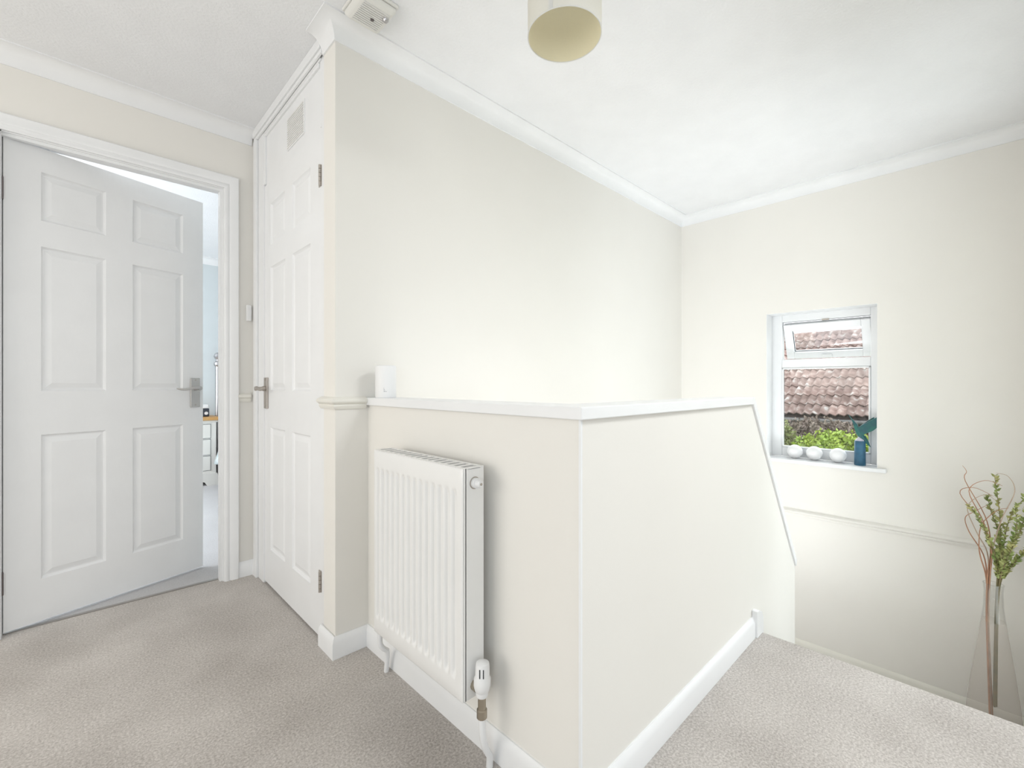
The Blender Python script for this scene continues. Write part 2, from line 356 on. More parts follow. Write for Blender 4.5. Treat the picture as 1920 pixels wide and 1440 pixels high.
# half wall cap
m = MB(); m.prism([(0.800, 0.602), (1.925, 0.602), (1.925, 0.726), (0.924, 0.726), (0.924, 1.63), (0.800, 1.63)], 'z', 0.921, 0.950)
struct(m.build('trim_10', 'white_gloss', bevel=0.0025), 'white painted board capping the half wall', 'cap')
m = MB(); m.prism([(1.9255, 0.921), (1.9255, 0.950), (1.942, 0.947), (2.556, 0.133), (2.540, 0.108)], 'y', 0.606, 0.722)
struct(m.build('trim_11', 'white_gloss', bevel=0.002), 'white sloping cap following the stairs down', 'cap')
struct(MB().box(0.8085, 0.8145, 0.6105, 0.6165, 0.078, 0.921).build('trim_12', 'white_plaster'), 'slim white corner bead on the half wall corner', 'trim')

# ------------------------------------------------------------------ doors
ZR = [(0.187, 0.790), (0.972, 1.578), (1.686, 1.889)]
def make_leaf(root, W, cols, H0, H1, T):
    """six-panel leaf in local space: x along the width, front face at y=0 looking to -y"""
    m = MB()
    xs = [0, cols[0][0], cols[0][1], cols[1][0], cols[1][1], W]
    for a, b in ((xs[0], xs[1]), (xs[2], xs[3]), (xs[4], xs[5])): m.box(a, b, 0, T, H0, H1)
    zs = [H0, ZR[0][0], ZR[0][1], ZR[1][0], ZR[1][1], ZR[2][0], ZR[2][1], H1]
    for a, b in cols:
        for k in (0, 2, 4, 6): m.box(a, b, 0, T, zs[k], zs[k+1])
    leaf = m.build('leaf', 'door_paint', root, local=True)
    bm = bmesh.new(); bm.from_mesh(leaf.data); bmesh.ops.remove_doubles(bm, verts=bm.verts, dist=1e-5)
    seen = {}
    for fc in list(bm.faces):
        key = tuple(sorted(v.index for v in fc.verts)); seen.setdefault(key, []).append(fc)
    dead = [f for fl in seen.values() if len(fl) > 1 for f in fl]
    bmesh.ops.delete(bm, geom=dead, context='FACES'); bmesh.ops.recalc_face_normals(bm, faces=bm.faces)
    bm.to_mesh(leaf.data); bm.free()
    prof = [(0.0, 0.0), (0.004, 0.006), (0.008, 0.0095), (0.013, 0.0095), (0.031, 0.0035), (0.034, 0.0025)]
    for a, b in cols:
        for c, d in ZR:
            p = MB()
            for side in (0, 1):
                vs_ = []; fs_ = []
                for ins, dep in prof:
                    y = dep if side == 0 else T - dep
                    vs_ += [(a+ins, y, c+ins), (b-ins, y, c+ins), (b-ins, y, d-ins), (a+ins, y, d-ins)]
                n = len(prof)
                for i in range(n-1):
                    for k in range(4): fs_.append((i*4+k, i*4+(k+1) % 4, (i+1)*4+(k+1) % 4, (i+1)*4+k))
                fs_.append(tuple(range((n-1)*4, n*4)))
                p.add(vs_, fs_)
            o = p.build('panel', 'door_paint', root, local=True)
            bm = bmesh.new(); bm.from_mesh(o.data)
            for fc in bm.faces:
                if fc.normal.y * (1 if fc.calc_center_median().y < T/2 else -1) > 0: fc.normal_flip()
            bm.to_mesh(o.data); bm.free()
    return leaf
def handle(root, x, z, mat, dirn):
    """lever on a backplate; local space, -y is out of the door, dirn = way the lever points along x"""
    h = MB().box(x - 0.023, x + 0.023, -0.009, 0.0, z - 0.100, z + 0.055).build('handle', mat, root, local=True, bevel=0.0025)
    l = MB()
    l.lathe([(0.012, -0.009), (0.0125, -0.018), (0.009, -0.026), (0.0085, -0.040), (0.011, -0.052), (0.010, -0.056)], (x, 0, z), 14, 'y')
    pts = []
    for i in range(13):
        t = i / 12
        pts.append((x + dirn * (-0.006 + 0.115 * t), -0.049 - 0.004 * math.sin(t * 3.14), z + 0.004 * math.sin(t * 6.28 + 0.4) - 0.002 * t))
    l.tube(pts, [0.008, 0.009, 0.009, 0.008, 0.0072, 0.0066, 0.0062, 0.006, 0.006, 0.006, 0.0058, 0.005, 0.003], 10)
    l.build('lever', mat, h, smooth=True, local=True)
    s = MB()
    for dz in (-0.088, 0.044): s.lathe([(0.004, -0.0105), (0.004, -0.009)], (x, 0, z + dz), 10, 'y')
    s.build('screw', 'aged_nickel', h, local=True)

# bedroom doorway lining + architrave
fr = empty('door_frame', (0.16, 2.66, 0), 'white painted lining and architrave around the open bedroom door', 'door frame', kind='structure')
m = MB(); m.box(0.54, 0.553, 2.66, 2.752, 0, 2.008); m.box(-0.228, -0.2065, 2.66, 2.752, 0, 2.008); m.box(-0.215, 0.54, 2.66, 2.752, 1.995, 2.008)
m.box(0.528, 0.54, 2.668, 2.705, 0, 1.995); m.box(-0.215, 0.528, 2.668, 2.690, 1.983, 1.995)
m.build('lining', 'white_gloss', fr)
ap = [(0.0, 0), (0.0, 0.012), (0.006, 0.016), (0.016, 0.0165), (0.022, 0.013), (0.030, 0.017), (0.050, 0.020), (0.060, 0.020), (0.064, 0.016), (0.064, 0)]
m = MB()     # architrave swept in the wall plane: up, over and down
IX0, IX1, IZ = -0.211, 0.544, 1.999
vs_ = []; fs_ = []
for q in range(4):
    for o, t in ap:
        x = (IX0 - o) if q in (0, 1) else (IX1 + o); z = 0.0 if q in (0, 3) else IZ + o
        vs_.append((x, 2.66 - t, z))
n = len(ap)
for q in range(3):
    for k in range(n - 1): fs_.append((q*n+k, q*n+k+1, (q+1)*n+k+1, (q+1)*n+k))
m.add(vs_, fs_).build('architrave', 'white_gloss', fr, smooth=True)
m = MB(); m.box(0.544, 0.61, 2.745, 2.762, 0, 2.06); m.box(-0.285, -0.219, 2.745, 2.762, 0, 2.06); m.box(-0.219, 0.544, 2.745, 2.762, 1.999, 2.06)
m.build('architrave', 'white_gloss', fr)

d1 = empty('door_1', (-0.203, 2.685, 0), 'white six-panel door standing ajar into the bedroom', 'door', R(18.85), kind='structure')
make_leaf(d1, 0.743, [(0.108, 0.324), (0.426, 0.645)], 0.013, 1.988, 0.036)
handle(d1, 0.701, 0.980, 'satin_nickel', -1)
for zc in (0.21, 1.78):
    h = MB().box(-0.003, 0.0, 0.002, 0.034, zc - 0.045, zc + 0.045)
    h.lathe([(0.0035, zc - 0.045), (0.0035, zc + 0.045)], (-0.0035, -0.004, 0), 10)
    h.build('hinge', 'dark_steel', d1, local=True)

# cupboard: frame, overpanel, door
cf = empty('cupboard_frame', (0.69, 2.15, 0), 'white cupboard door surround with vented panel above the door', 'door frame', kind='structure')
m = MB()
m.box(0.682, 0.78, 2.4995, 2.6599, 0, CEIL); m.box(0.670, 0.6819, 2.585, 2.632, 0, 2.2675)
m.box(0.688, 0.78, 1.7351, 1.772, 0, CEIL); m.box(0.683, 0.78, 1.7721, 2.4994, 2.262, CEIL)
m.box(0.666, 0.6815, 1.737, 2.632, 2.2855, CEIL); m.box(0.672, 0.6815, 1.737, 2.632, 2.268, 2.2850)
m.build('surround', 'white_gloss', cf, bevel=0.002)
MB().box(0.6925, 0.73, 1.772, 2.4995, 2.003, 2.262).build('overpanel', 'white_gloss', cf)
m = MB(); m.box(0.684, 0.695, 2.480, 2.4995, 2.006, 2.262); m.box(0.688, 0.695, 1.772, 1.785, 2.006, 2.262); m.box(0.684, 0.695, 1.790, 2.480, 2.246, 2.262)
m.build('bead', 'white_gloss', cf, bevel=0.003)
m = MB(); m.box(0.688, 0.695, 1.955, 2.165, 2.055, 2.200)
vent = m.build('vent_grille', 'white_plastic', cf, bevel=0.002)
m = MB()
for k in range(13): m.box(0.6855, 0.689, 1.963, 2.157, 2.062 + k * 0.0102, 2.067 + k * 0.0102)
m.build('louvre', 'grille_plastic', vent)
MB().box(0.80, 0.82, 1.735, 2.66, 0, CEIL).build('back_board', 'white_plaster', cf)
# leaf: local x runs +y -> from latch side (2.498) towards the hinges (1.773)
d2 = empty('door_2', (0.690, 2.4993, 0), 'white six-panel cupboard door, closed, with hinges toward the half wall', 'door', R(-90), kind='structure')
make_leaf(d2, 0.7245, [(0.088, 0.302), (0.394, 0.611)], 0.010, 2.000, 0.036)
handle(d2, 0.034, 0.980, 'aged_nickel', 1)
for zc in (0.232, 1.815):
    h = MB().box(0.704, 0.7325, -0.003, 0.003, zc - 0.040, zc + 0.040)
    for k in range(5): h.lathe([(0.0058, zc - 0.040 + k*0.0163), (0.0058, zc - 0.040 + k*0.0163 + 0.0148)], (0.7255, -0.006, 0), 10)
    h.build('hinge', 'aged_nickel', d2, local=True)

# ------------------------------------------------------------------ stairwell window
wn = empty('window_1', (3.62, 0.71, WZ0), 'small white two-light stairwell window, upper vent open', 'window', kind='structure')
FX0, FX1 = 3.60, 3.66
m = MB()
gy0, gy1 = 0.452, 0.948
m.box(FX0, FX1, WY0, gy0, WZ0 + 0.012, WZ1); m.box(FX0, FX1, gy1, WY1, WZ0 + 0.012, WZ1)
m.box(FX0, FX1, gy0, gy1, 1.440, WZ1); m.box(FX0, FX1, gy0, gy1, WZ0 + 0.012, 0.560)
m.build('window_frame', 'upvc_white', wn, bevel=0.004)
MB().box(FX0, FX1, gy0, gy1, 1.116, 1.176).build('transom', 'upvc_white', wn, bevel=0.004)
m = MB(); b_ = 0.010
m.box(FX0 - 0.006, FX0 + 0.012, gy0, gy0 + b_, 0.560, 1.116); m.box(FX0 - 0.006, FX0 + 0.012, gy1 - b_, gy1, 0.560, 1.116)
m.box(FX0 - 0.006, FX0 + 0.012, gy0, gy1, 0.560, 0.570); m.box(FX0 - 0.006, FX0 + 0.012, gy0, gy1, 1.106, 1.116)
m.build('glazing_bead', 'upvc_white', wn, bevel=0.003)
m = MB(); g = 0.0035
m.box(FX0 + 0.016, FX0 + 0.022, gy0 + 0.002, gy0 + 0.002 + g*1.5, 0.560, 1.116); m.box(FX0 + 0.016, FX0 + 0.022, gy1 - 0.002 - g*2, gy1 - 0.002, 0.560, 1.116)
m.build('gasket', 'black_slot', wn)
MB().box(FX0 + 0.018, FX0 + 0.022, gy0, gy1, 0.560, 1.116).build('pane', 'window_glass', wn)
# top-hung vent, swung outwards at the bottom
ang = R(24); pz = 1.436; pxx = FX1 - 0.010
def hung(m):
    out = MB(); c, s_ = math.cos(ang), math.sin(ang)
    out.f = m.f
    for x, y, z in m.v:
        dx, dz = x - pxx, z - pz
        out.v.append((pxx + dx*c - dz*s_, y, pz + dx*s_ + dz*c))
    return out
m = MB(); y0, y1, z0, z1 = gy0 + 0.004, gy1 - 0.004, 1.180, 1.436; sw = 0.048
m.box(pxx - 0.045, pxx + 0.010, y0, y0 + sw, z0, z1); m.box(pxx - 0.045, pxx + 0.010, y1 - sw, y1, z0, z1)
m.box(pxx - 0.045, pxx + 0.010, y0 + sw, y1 - sw, z0, z0 + sw); m.box(pxx - 0.045, pxx + 0.010, y0 + sw, y1 - sw, z1 - sw, z1)
sash = hung(m).build('sash', 'upvc_white', wn, bevel=0.003)
hung(MB().box(pxx - 0.022, pxx - 0.018, y0 + sw, y1 - sw, z0 + sw, z1 - sw)).build('pane', 'window_glass', sash)
m = MB(); m.box(pxx - 0.020, pxx - 0.017, y0 + sw, y0 + sw + 0.004, z0 + sw, z1 - sw); m.box(pxx - 0.020, pxx - 0.017, y1 - sw - 0.004, y1 - sw, z0 + sw, z1 - sw); m.box(pxx - 0.020, pxx - 0.017, y0 + sw, y1 - sw, z0 + sw, z0 + sw + 0.004)
hung(m).build('gasket', 'black_slot', sash)
m = MB(); m.box(pxx - 0.058, pxx - 0.045, 0.67, 0.73, z0 + 0.012, z0 + 0.030)
hung(m).build('catch', 'upvc_white', sash, bevel=0.003)
MB().box(FX0 - 0.006, FX0 + 0.002, 0.67, 0.71, 1.432, 1.440).build('keeper', 'aged_nickel', wn)
struct(MB().box(3.452, 3.602, WY0 - 0.045, WY1 + 0.045, WZ0 - 0.012, WZ0 + 0.012).build('window_sill', 'upvc_white', bevel=0.005), 'white window board under the small stairwell window', 'sill')
m = MB(); m.box(3.482, 3.60, WY0, WY0 + 0.003, WZ0 + 0.012, WZ1); m.box(3.482, 3.60, WY1 - 0.003, WY1, WZ0 + 0.012, WZ1); m.box(3.482, 3.60, WY0, WY1, WZ1 - 0.003, WZ1)
struct(m.build('trim_13', 'white_gloss'), 'white painted reveal lining of the stairwell window', 'reveal')

w2 = empty('added_window', (2.675, -0.36, -0.35), 'added white framed window lighting the stairwell from the wall beside the stairs', 'window', kind='structure')  # window added out of view so sky light reaches the stairwell
m = MB(); m.box(2.2, 2.25, -0.38, -0.33, -0.35, 1.95); m.box(3.10, 3.15, -0.38, -0.33, -0.35, 1.95); m.box(2.25, 3.10, -0.38, -0.33, -0.35, -0.30); m.box(2.25, 3.10, -0.38, -0.33, 1.90, 1.95)
m.build('window_frame', 'upvc_white', w2); MB().box(2.25, 3.10, -0.358, -0.354, -0.30, 1.90).build('pane', 'window_glass', w2)
# ------------------------------------------------------------------ radiator
rd = empty('radiator', (0.775, 1.139, 0.19), 'white fluted panel radiator hung on the half wall', 'radiator')
RX0, RX1, RY0, RY1, RZ0, RZ1 = 0.703, 0.775, 0.903, 1.375, 0.190, 0.785
m = MB(); NP = 14; py0, py1 = RY0 + 0.020, RY1 - 0.012; pitch = (py1 - py0) / NP
ys = [RY0, RY0 + 0.004]; NS = 10
for k in range(NP * NS + 1): ys.append(py0 + pitch * k / NS)
ys.append(RY1)
zt = RZ1 - 0.052; zb = RZ0 + 0.048
zs = [RZ0, RZ0 + 0.006, zb - 0.012, zb - 0.006, zb, zb + 0.006, zb + 0.014, zb + 0.022, (zb + zt) / 2, zt - 0.022, zt - 0.014, zt - 0.006, zt, zt + 0.006, RZ1 - 0.006, RZ1]
def flute(y, z):
    if y <= py0 or y >= py1: e = 0.0
    else:
        t = ((y - py0) / pitch) % 1.0; a = 0.5 - 0.5 * math.cos(2 * math.pi * t); a = min(1, max(0, (a - 0.15) / 0.6)); e = a * a * (3 - 2 * a)
    k = min(1, max(0, (z - zb) / 0.02)) * min(1, max(0, (zt - z) / 0.02)); k = k * k * (3 - 2 * k)
    edge = 0.003 if (z in (RZ0, RZ1) or y in (RY0, RY1)) else 0
    return RX0 + 0.009 * e * k + edge
vs_ = [(flute(y, z), y, z) for z in zs for y in ys]; nY = len(ys)
fs_ = [(j*nY+i, j*nY+i+1, (j+1)*nY+i+1, (j+1)*nY+i) for j in range(len(zs)-1) for i in range(nY-1)]
m.add(vs_, fs_)
m.box(RX0 + 0.0105, RX0 + 0.013, RY0, RY1, RZ0, RZ1)
m.build('front_panel', 'radiator_enamel', rd, smooth=True)
for y0 in (RY0, RY1 - 0.0025):
    MB().box(RX0 + 0.004, RX1, y0, y0 + 0.0025, RZ0, RZ1 - 0.001).build('side_cover', 'radiator_enamel', rd, bevel=0.001)
m = MB(); m.box(RX0 + 0.004, RX0 + 0.016, RY0, RY1, RZ1 - 0.002, RZ1 + 0.001); m.box(RX1 - 0.012, RX1, RY0, RY1, RZ1 - 0.002, RZ1 + 0.001)
for k in range(16):
    y0 = RY0 + (RY1 - RY0 - 0.008) * k / 15; m.box(RX0 + 0.016, RX1 - 0.012, y0, y0 + 0.016, RZ1 - 0.003, RZ1 + 0.0005)
m.build('top_grille', 'radiator_enamel', rd)
m = MB(); m.box(RX1 - 0.008, RX1, RY0 + 0.004, RY1 - 0.004, RZ0, RZ1 - 0.004); m.build('back_panel', 'radiator_enamel', rd)
for yy in (RY0 + 0.09, RY1 - 0.09): MB().box(RX1, 0.8118, yy - 0.015, yy + 0.015, RZ0 + 0.05, RZ1 - 0.06).build('wall_bracket', 'radiator_enamel', rd)
pc = (0.744, RY0, 0.745)
MB().lathe([(0.0165, -0.0006), (0.0165, 0.0)], pc, 20, 'y').build('port_hole', 'aged_nickel', rd)
MB().lathe([(0.008, -0.026), (0.0095, -0.024), (0.0095, -0.012), (0.0135, -0.011), (0.0135, -0.0006)], pc, 18, 'y').build('air_plug', 'white_plastic', rd, smooth=True)
MB().lathe([(0.0035, -0.027), (0.0035, -0.026)], pc, 10, 'y').build('bleed_screw', 'aged_nickel', rd)
# thermostatic valve
tx, ty = 0.744, 0.874
vb = MB()
vb.lathe([(0.011, -0.030), (0.011, -0.014), (0.0145, -0.013), (0.0145, 0.0)], (tx, RY0, 0.222), 12, 'y')
vb.lathe([(0.0115, 0.150), (0.0135, 0.152), (0.0135, 0.172), (0.0105, 0.174), (0.0105, 0.215)], (tx, ty, 0), 12)
valve = vb.build('valve', 'brass_old', rd, smooth=True)
ax = Vector((0.0, -0.10, 1.0)).normalized()
hd = MB(); prof = [(0.014, 0.0), (0.016, 0.004), (0.016, 0.013), (0.0185, 0.016), (0.0215, 0.028), (0.0218, 0.046), (0.0185, 0.052), (0.0180, 0.078), (0.0165, 0.086), (0.0100, 0.090), (0.002, 0.091)]
hd.lathe(prof, (0, 0, 0), 28)
hd.v = [(tx + v[0], ty - v[2] * 0.03 + v[1], 0.206 + v[2]) for v in hd.v]
hd.build('valve_head', 'white_plastic', valve, smooth=True)
sl = MB()
for an in (-2.15, -2.65):
    cx_, cy_ = tx + 0.0186 * math.cos(an), ty - 0.002 + 0.0186 * math.sin(an)
    ex, ey = -math.sin(an) * 0.0012, math.cos(an) * 0.0012; ox, oy = math.cos(an) * 0.0008, math.sin(an) * 0.0008
    q = []
    for z in (0.262, 0.284):
        q += [(cx_ - ex - ox, cy_ - ey - oy, z), (cx_ + ex - ox, cy_ + ey - oy, z), (cx_ + ex + ox, cy_ + ey + oy, z), (cx_ - ex + ox, cy_ - ey + oy, z)]
    sl.add(q, [(0,1,2,3), (4,5,6,7), (0,1,5,4), (1,2,6,5), (2,3,7,6), (3,0,4,7)])
sl.build('slot', 'black_slot', valve)
MB().tube([(tx, ty, 0.152), (tx + 0.001, ty, 0.125), (tx + 0.006, ty + 0.002, 0.09), (tx + 0.016, ty + 0.004, 0.06), (0.7775, ty + 0.008, 0.03), (0.7785, ty + 0.010, 0.0)], 0.0092, 12).build('pipe', 'white_gloss', rd, smooth=True)
ls = MB(); lx, ly = 0.744, 1.408
ls.lathe([(0.0115, 0.0), (0.0115, 0.034)], (lx, RY1, 0.222), 12, 'y'); ls.lathe([(0.011, 0.178), (0.013, 0.180), (0.013, 0.198), (0.010, 0.200), (0.010, 0.232)], (lx, ly, 0), 12)
lock = ls.build('lockshield_valve', 'brass_old', rd, smooth=True)
MB().lathe([(0.0125, 0.232), (0.0125, 0.262), (0.009, 0.268)], (lx, ly, 0), 14).build('valve_cap', 'white_plastic', lock, smooth=True)
MB().tube([(lx, ly, 0.18), (lx, ly, 0.125), (lx + 0.003, ly - 0.002, 0.110), (lx + 0.014, ly - 0.002, 0.096), (lx + 0.026, ly, 0.086), (lx + 0.030, ly + 0.005, 0.07), (0.7775, ly + 0.014, 0.03), (0.7785, ly + 0.02, 0.0)], 0.0085, 12).build('pipe', 'white_gloss', rd, smooth=True)

# ------------------------------------------------------------------ ceiling things
pl = empty('pendant_lamp', (1.053, 0.856, CEIL), 'cream drum shade pendant hanging from the landing ceiling', 'lamp')
PX, PY, PZ, PR = 1.053, 0.856, 2.045, 0.110
m = MB(); m.lathe([(PR, PZ), (PR, PZ + 0.215)], (PX, PY, 0), 64, caps=False); sh = m.build('lamp_shade', 'shade_outer', pl, smooth=True)
m = MB(); m.lathe([(PR - 0.0015, PZ + 0.001), (PR - 0.0015, PZ + 0.214)], (PX, PY, 0), 64, caps=False); m.build('lining', 'shade_lining', sh, smooth=True)
for zz in (PZ, PZ + 0.215):
    pts = [(PX + (PR - 0.0006) * math.cos(a * math.pi / 32), PY + (PR - 0.0006) * math.sin(a * math.pi / 32), zz) for a in range(65)]
    MB().tube(pts, 0.0017, 8, caps=False).build('rim', 'shade_outer', sh, smooth=True)
m = MB()      # overlapped vertical seam of the fabric
a0 = R(196); q = []
for rr, a in ((PR + 0.0012, a0), (PR + 0.0012, a0 + 0.11), (PR - 0.0008, a0 + 0.11), (PR - 0.0008, a0)):
    for z in (PZ, PZ + 0.215): q.append((PX + rr * math.cos(a), PY + rr * math.sin(a), z))
m.add(q, [(0,2,3,1), (2,4,5,3), (4,6,7,5), (6,0,1,7), (0,2,4,6), (1,3,5,7)]); m.build('seam', 'shade_outer', sh)
m = MB()
for k in range(3):
    a = R(30 + 120 * k); m.tube([(PX + 0.02 * math.cos(a), PY + 0.02 * math.sin(a), PZ + 0.185), (PX + PR * math.cos(a), PY + PR * math.sin(a), PZ + 0.205)], 0.0015, 6)
m.lathe([(0.022, PZ + 0.183), (0.022, PZ + 0.187)], (PX, PY, 0), 20); m.build('spider', 'white_plastic', pl)
MB().lathe([(0.019, PZ + 0.165), (0.019, PZ + 0.21), (0.008, PZ + 0.225)], (PX, PY, 0), 18).build('lamp_holder', 'white_plastic', pl, smooth=True)
MB().lathe([(0.012, PZ + 0.166), (0.024, PZ + 0.15), (0.029, PZ + 0.13), (0.024, PZ + 0.112), (0.010, PZ + 0.104), (0.001, PZ + 0.103)], (PX, PY, 0), 18).build('bulb', 'bulb_glass', pl, smooth=True)
MB().tube([(PX, PY, PZ + 0.22), (PX, PY, CEIL - 0.01)], 0.0035, 8).build('cord', 'white_plastic', pl)
MB().lathe([(0.038, CEIL), (0.038, CEIL - 0.008), (0.022, CEIL - 0.022), (0.006, CEIL - 0.026)], (PX, PY, 0), 24).build('ceiling_rose', 'white_plastic', pl, smooth=True)

sa = empty('smoke_alarm', (0.745, 1.475, CEIL), 'boxy white smoke alarm with clear test dome on the ceiling', 'smoke alarm')
m = MB(); m.box(0.672, 0.812, 1.400, 1.548, CEIL - 0.012, CEIL); m.build('base', 'cream_plastic', sa, bevel=0.004)
m = MB()
ring = lambda x0, x1, y0, y1, z: [(x0, y0, z), (x1, y0, z), (x1, y1, z), (x0, y1, z)]
vs_ = ring(0.676, 0.808, 1.404, 1.544, CEIL - 0.012) + ring(0.678, 0.806, 1.406, 1.542, CEIL - 0.024) + ring(0.690, 0.796, 1.416, 1.534, CEIL - 0.036)
m.add(vs_, [(a*4+k, a*4+(k+1) % 4, (a+1)*4+(k+1) % 4, (a+1)*4+k) for a in range(2) for k in range(4)] + [(8, 9, 10, 11), (3, 2, 1, 0)])
m.build('cover', 'cream_plastic', sa, bevel=0.007, segs=3)
m = MB()
for k in range(11): m.box(0.697, 0.789, 1.424 + 0.0092 * k, 1.4285 + 0.0092 * k, CEIL - 0.0385, CEIL - 0.035)
m.build('sounder_grille', 'grille_plastic', sa)
MB().lathe([(0.0065, CEIL - 0.0400), (0.0065, CEIL - 0.0345)], (0.752, 1.479, 0), 16).build('sounder_hole', 'dark_steel', sa)
MB().lathe([(0.0005, CEIL - 0.0480), (0.006, CEIL - 0.0470), (0.0105, CEIL - 0.0420), (0.0115, CEIL - 0.0355)], (0.786, 1.447, 0), 18).build('test_dome', 'chrome', sa, smooth=True)

# ------------------------------------------------------------------ small things on the landing
hb = empty('smart_hub', (0.842, 1.548, 0.950), 'white upright cylinder device standing on the half wall cap', 'device')
MB().lathe([(0.036, 0.950), (0.0375, 0.9515), (0.0385, 0.955), (0.0385, 1.066), (0.0375, 1.070), (0.034, 1.0715), (0.002, 1.0715)], (0.842, 1.548, 0), 40).build('body', 'white_plastic', hb, smooth=True)
MB().lathe([(0.0362, 0.9498), (0.0362, 0.9512)], (0.842, 1.548, 0), 40).build('foot_ring', 'logo_grey', hb)
an0 = math.atan2(-1.548, -0.842)
m = MB()
def on_cyl(da, z, r=0.03875): return (0.842 + r * math.cos(an0 + da), 1.548 + r * math.sin(an0 + da), z)
for da0, z0, z1, wd in ((-0.20, 0.973, 0.977, 0.16), (-0.20, 0.979, 0.983, 0.10), (-0.20, 0.985, 0.988, 0.05), (-0.02, 0.973, 0.9755, 0.12)):
    m.add([on_cyl(da0, z0), on_cyl(da0 + wd, z0), on_cyl(da0 + wd, z1), on_cyl(da0, z1)], [(0, 1, 2, 3)])
m.build('emblem', 'logo_grey', hb)
sn = empty('door_sensor', (0.655, 2.66, 1.374), 'tiny white box on the wall beside the cupboard frame', 'sensor')
MB().box(0.642, 0.666, 2.642, 2.66, 1.333, 1.416).build('case', 'white_plastic', sn, bevel=0.003)
MB().box(0.6435, 0.6645, 2.6405, 2.642, 1.362, 1.387).build('button', 'white_plastic', sn)

for k, (y, lab) in enumerate([(0.855, 'white ball on the window sill nearest the half wall'), (0.742, 'white ball in the middle of the three on the window sill'), (0.612, 'white ball on the window sill beside the bird figurine')]):
    b = MB(); pr = [(0.046 * math.sin(math.pi * i / 18), 0.541 - 0.046 * math.cos(math.pi * i / 18)) for i in range(19)]
    pr[0] = (0.012, 0.4945); pr[-1] = (0.0005, 0.587)
    tag(b.lathe(pr, (3.545, y, 0), 32).build('decorative_ball', 'ball_white', smooth=True), lab, 'ball', 'white balls on the sill')

# bird figurine: faces across the sill
bx, by, bz = 3.535, 0.497, 0.494
bf = empty('bird_figurine', (bx, by, bz), 'teal hummingbird figurine on a blue cylinder at the sill end', 'figurine')
rdir = Vector((bx, by, 0)).normalized(); lat = Vector((rdir.y, -rdir.x, 0)); KU, KV = 0.00276, 0.00348
def bp_(u, v, dep=0.0): return Vector((bx, by, 0)) + lat * ((u - 1612.5) * KU) + rdir * dep + Vector((0, 0, bz + (873 - v) * KV))
MB().lathe([(0.029, bz), (0.030, bz + 0.003), (0.0285, bz + 0.150), (0.027, bz + 0.153)], (bx, by, 0), 28).build('pedestal', 'bird_blue', bf, smooth=True)
m = MB(); m.lathe([(0.024, bz + 0.153), (0.022, bz + 0.160), (0.012, bz + 0.170), (0.006, bz + 0.190)], (bx, by, 0), 12); m.build('mount', 'lilac_stone', bf, smooth=True)
spine = [(1591, 782, 0.0012), (1597, 790, 0.0022), (1601, 795, 0.006), (1604, 800, 0.011), (1607, 808, 0.012), (1611, 815, 0.017), (1616, 822, 0.016), (1621, 828, 0.010), (1626, 833, 0.005), (1630, 838, 0.0015)]
MB().tube([bp_(u, v) for u, v, r in spine], [r for u, v, r in spine], 14).build('body', 'bird_green', bf, smooth=True)
def wing(pts, d0, d1, th=0.004):
    m = MB(); n = len(pts); dep = [d0 + (d1 - d0) * (p[0] - pts[0][0]) / (max(q[0] for q in pts) - pts[0][0]) for p in pts]
    a = [bp_(p[0], p[1], dp - th) for p, dp in zip(pts, dep)]; b = [bp_(p[0], p[1], dp + th) for p, dp in zip(pts, dep)]
    return m.add(a + b, [tuple(range(n)), tuple(range(n, 2*n))[::-1]] + [(i, (i+1) % n, n + (i+1) % n, n + i) for i in range(n)])
wing([(1607, 806), (1615, 801), (1630, 792), (1644, 784), (1645, 795), (1643, 803), (1636, 809), (1626, 814), (1618, 818), (1611, 818)], -0.006, -0.035).build('wing', 'bird_green', bf, bevel=0.0015)
wing([(1608, 807), (1614, 802), (1626, 793), (1638, 786), (1637, 796), (1630, 806), (1618, 815)], 0.006, 0.045).build('wing', 'bird_green', bf, bevel=0.0015)
wing([(1617, 820), (1622, 819), (1628, 829), (1632, 840), (1625, 835)], 0.0, 0.0, 0.006).build('tail', 'bird_green', bf, bevel=0.001)

# ------------------------------------------------------------------ vase and branches on the lower landing
VX, VY, VZ = 3.28, -0.070, -0.78
vz = empty('vase', (VX, VY, VZ), 'tall tapering glass vase on the lower stair landing', 'vase')
def shell(prof, th=0.003): return [(r, z) for r, z in prof] + [(r - th, z) for r, z in prof[::-1]]
m = MB(); m.lathe(shell([(0.043, -0.175), (0.036, -0.10), (0.034, -0.03), (0.037, 0.008)]), (VX, VY, 0), 36, caps=False); m.build('neck', 'vase_glass', vz, smooth=True)
m = MB(); m.lathe([(0.012, VZ + 0.012), (0.098, VZ + 0.0005), (0.104, VZ + 0.02), (0.095, -0.60), (0.072, -0.40), (0.052, -0.25), (0.043, -0.175)], (VX, VY, 0), 36, caps=False); m.build('body', 'vase_frosted', vz, smooth=True)
m = MB(); m.tube([(VX + 0.037 * math.cos(a * math.pi / 18), VY + 0.037 * math.sin(a * math.pi / 18), 0.008) for a in range(37)], 0.002, 6, caps=False); m.build('rim', 'vase_glass', vz, smooth=True)
LATV = Vector((VY, -VX, 0)).normalized(); FWV = Vector((VX, VY, 0)).normalized()     # sideways and away, seen from the landing
def vpt(a, z, d=0.0): return Vector((VX, VY, 0)) + LATV * a + FWV * d + Vector((0, 0, z))
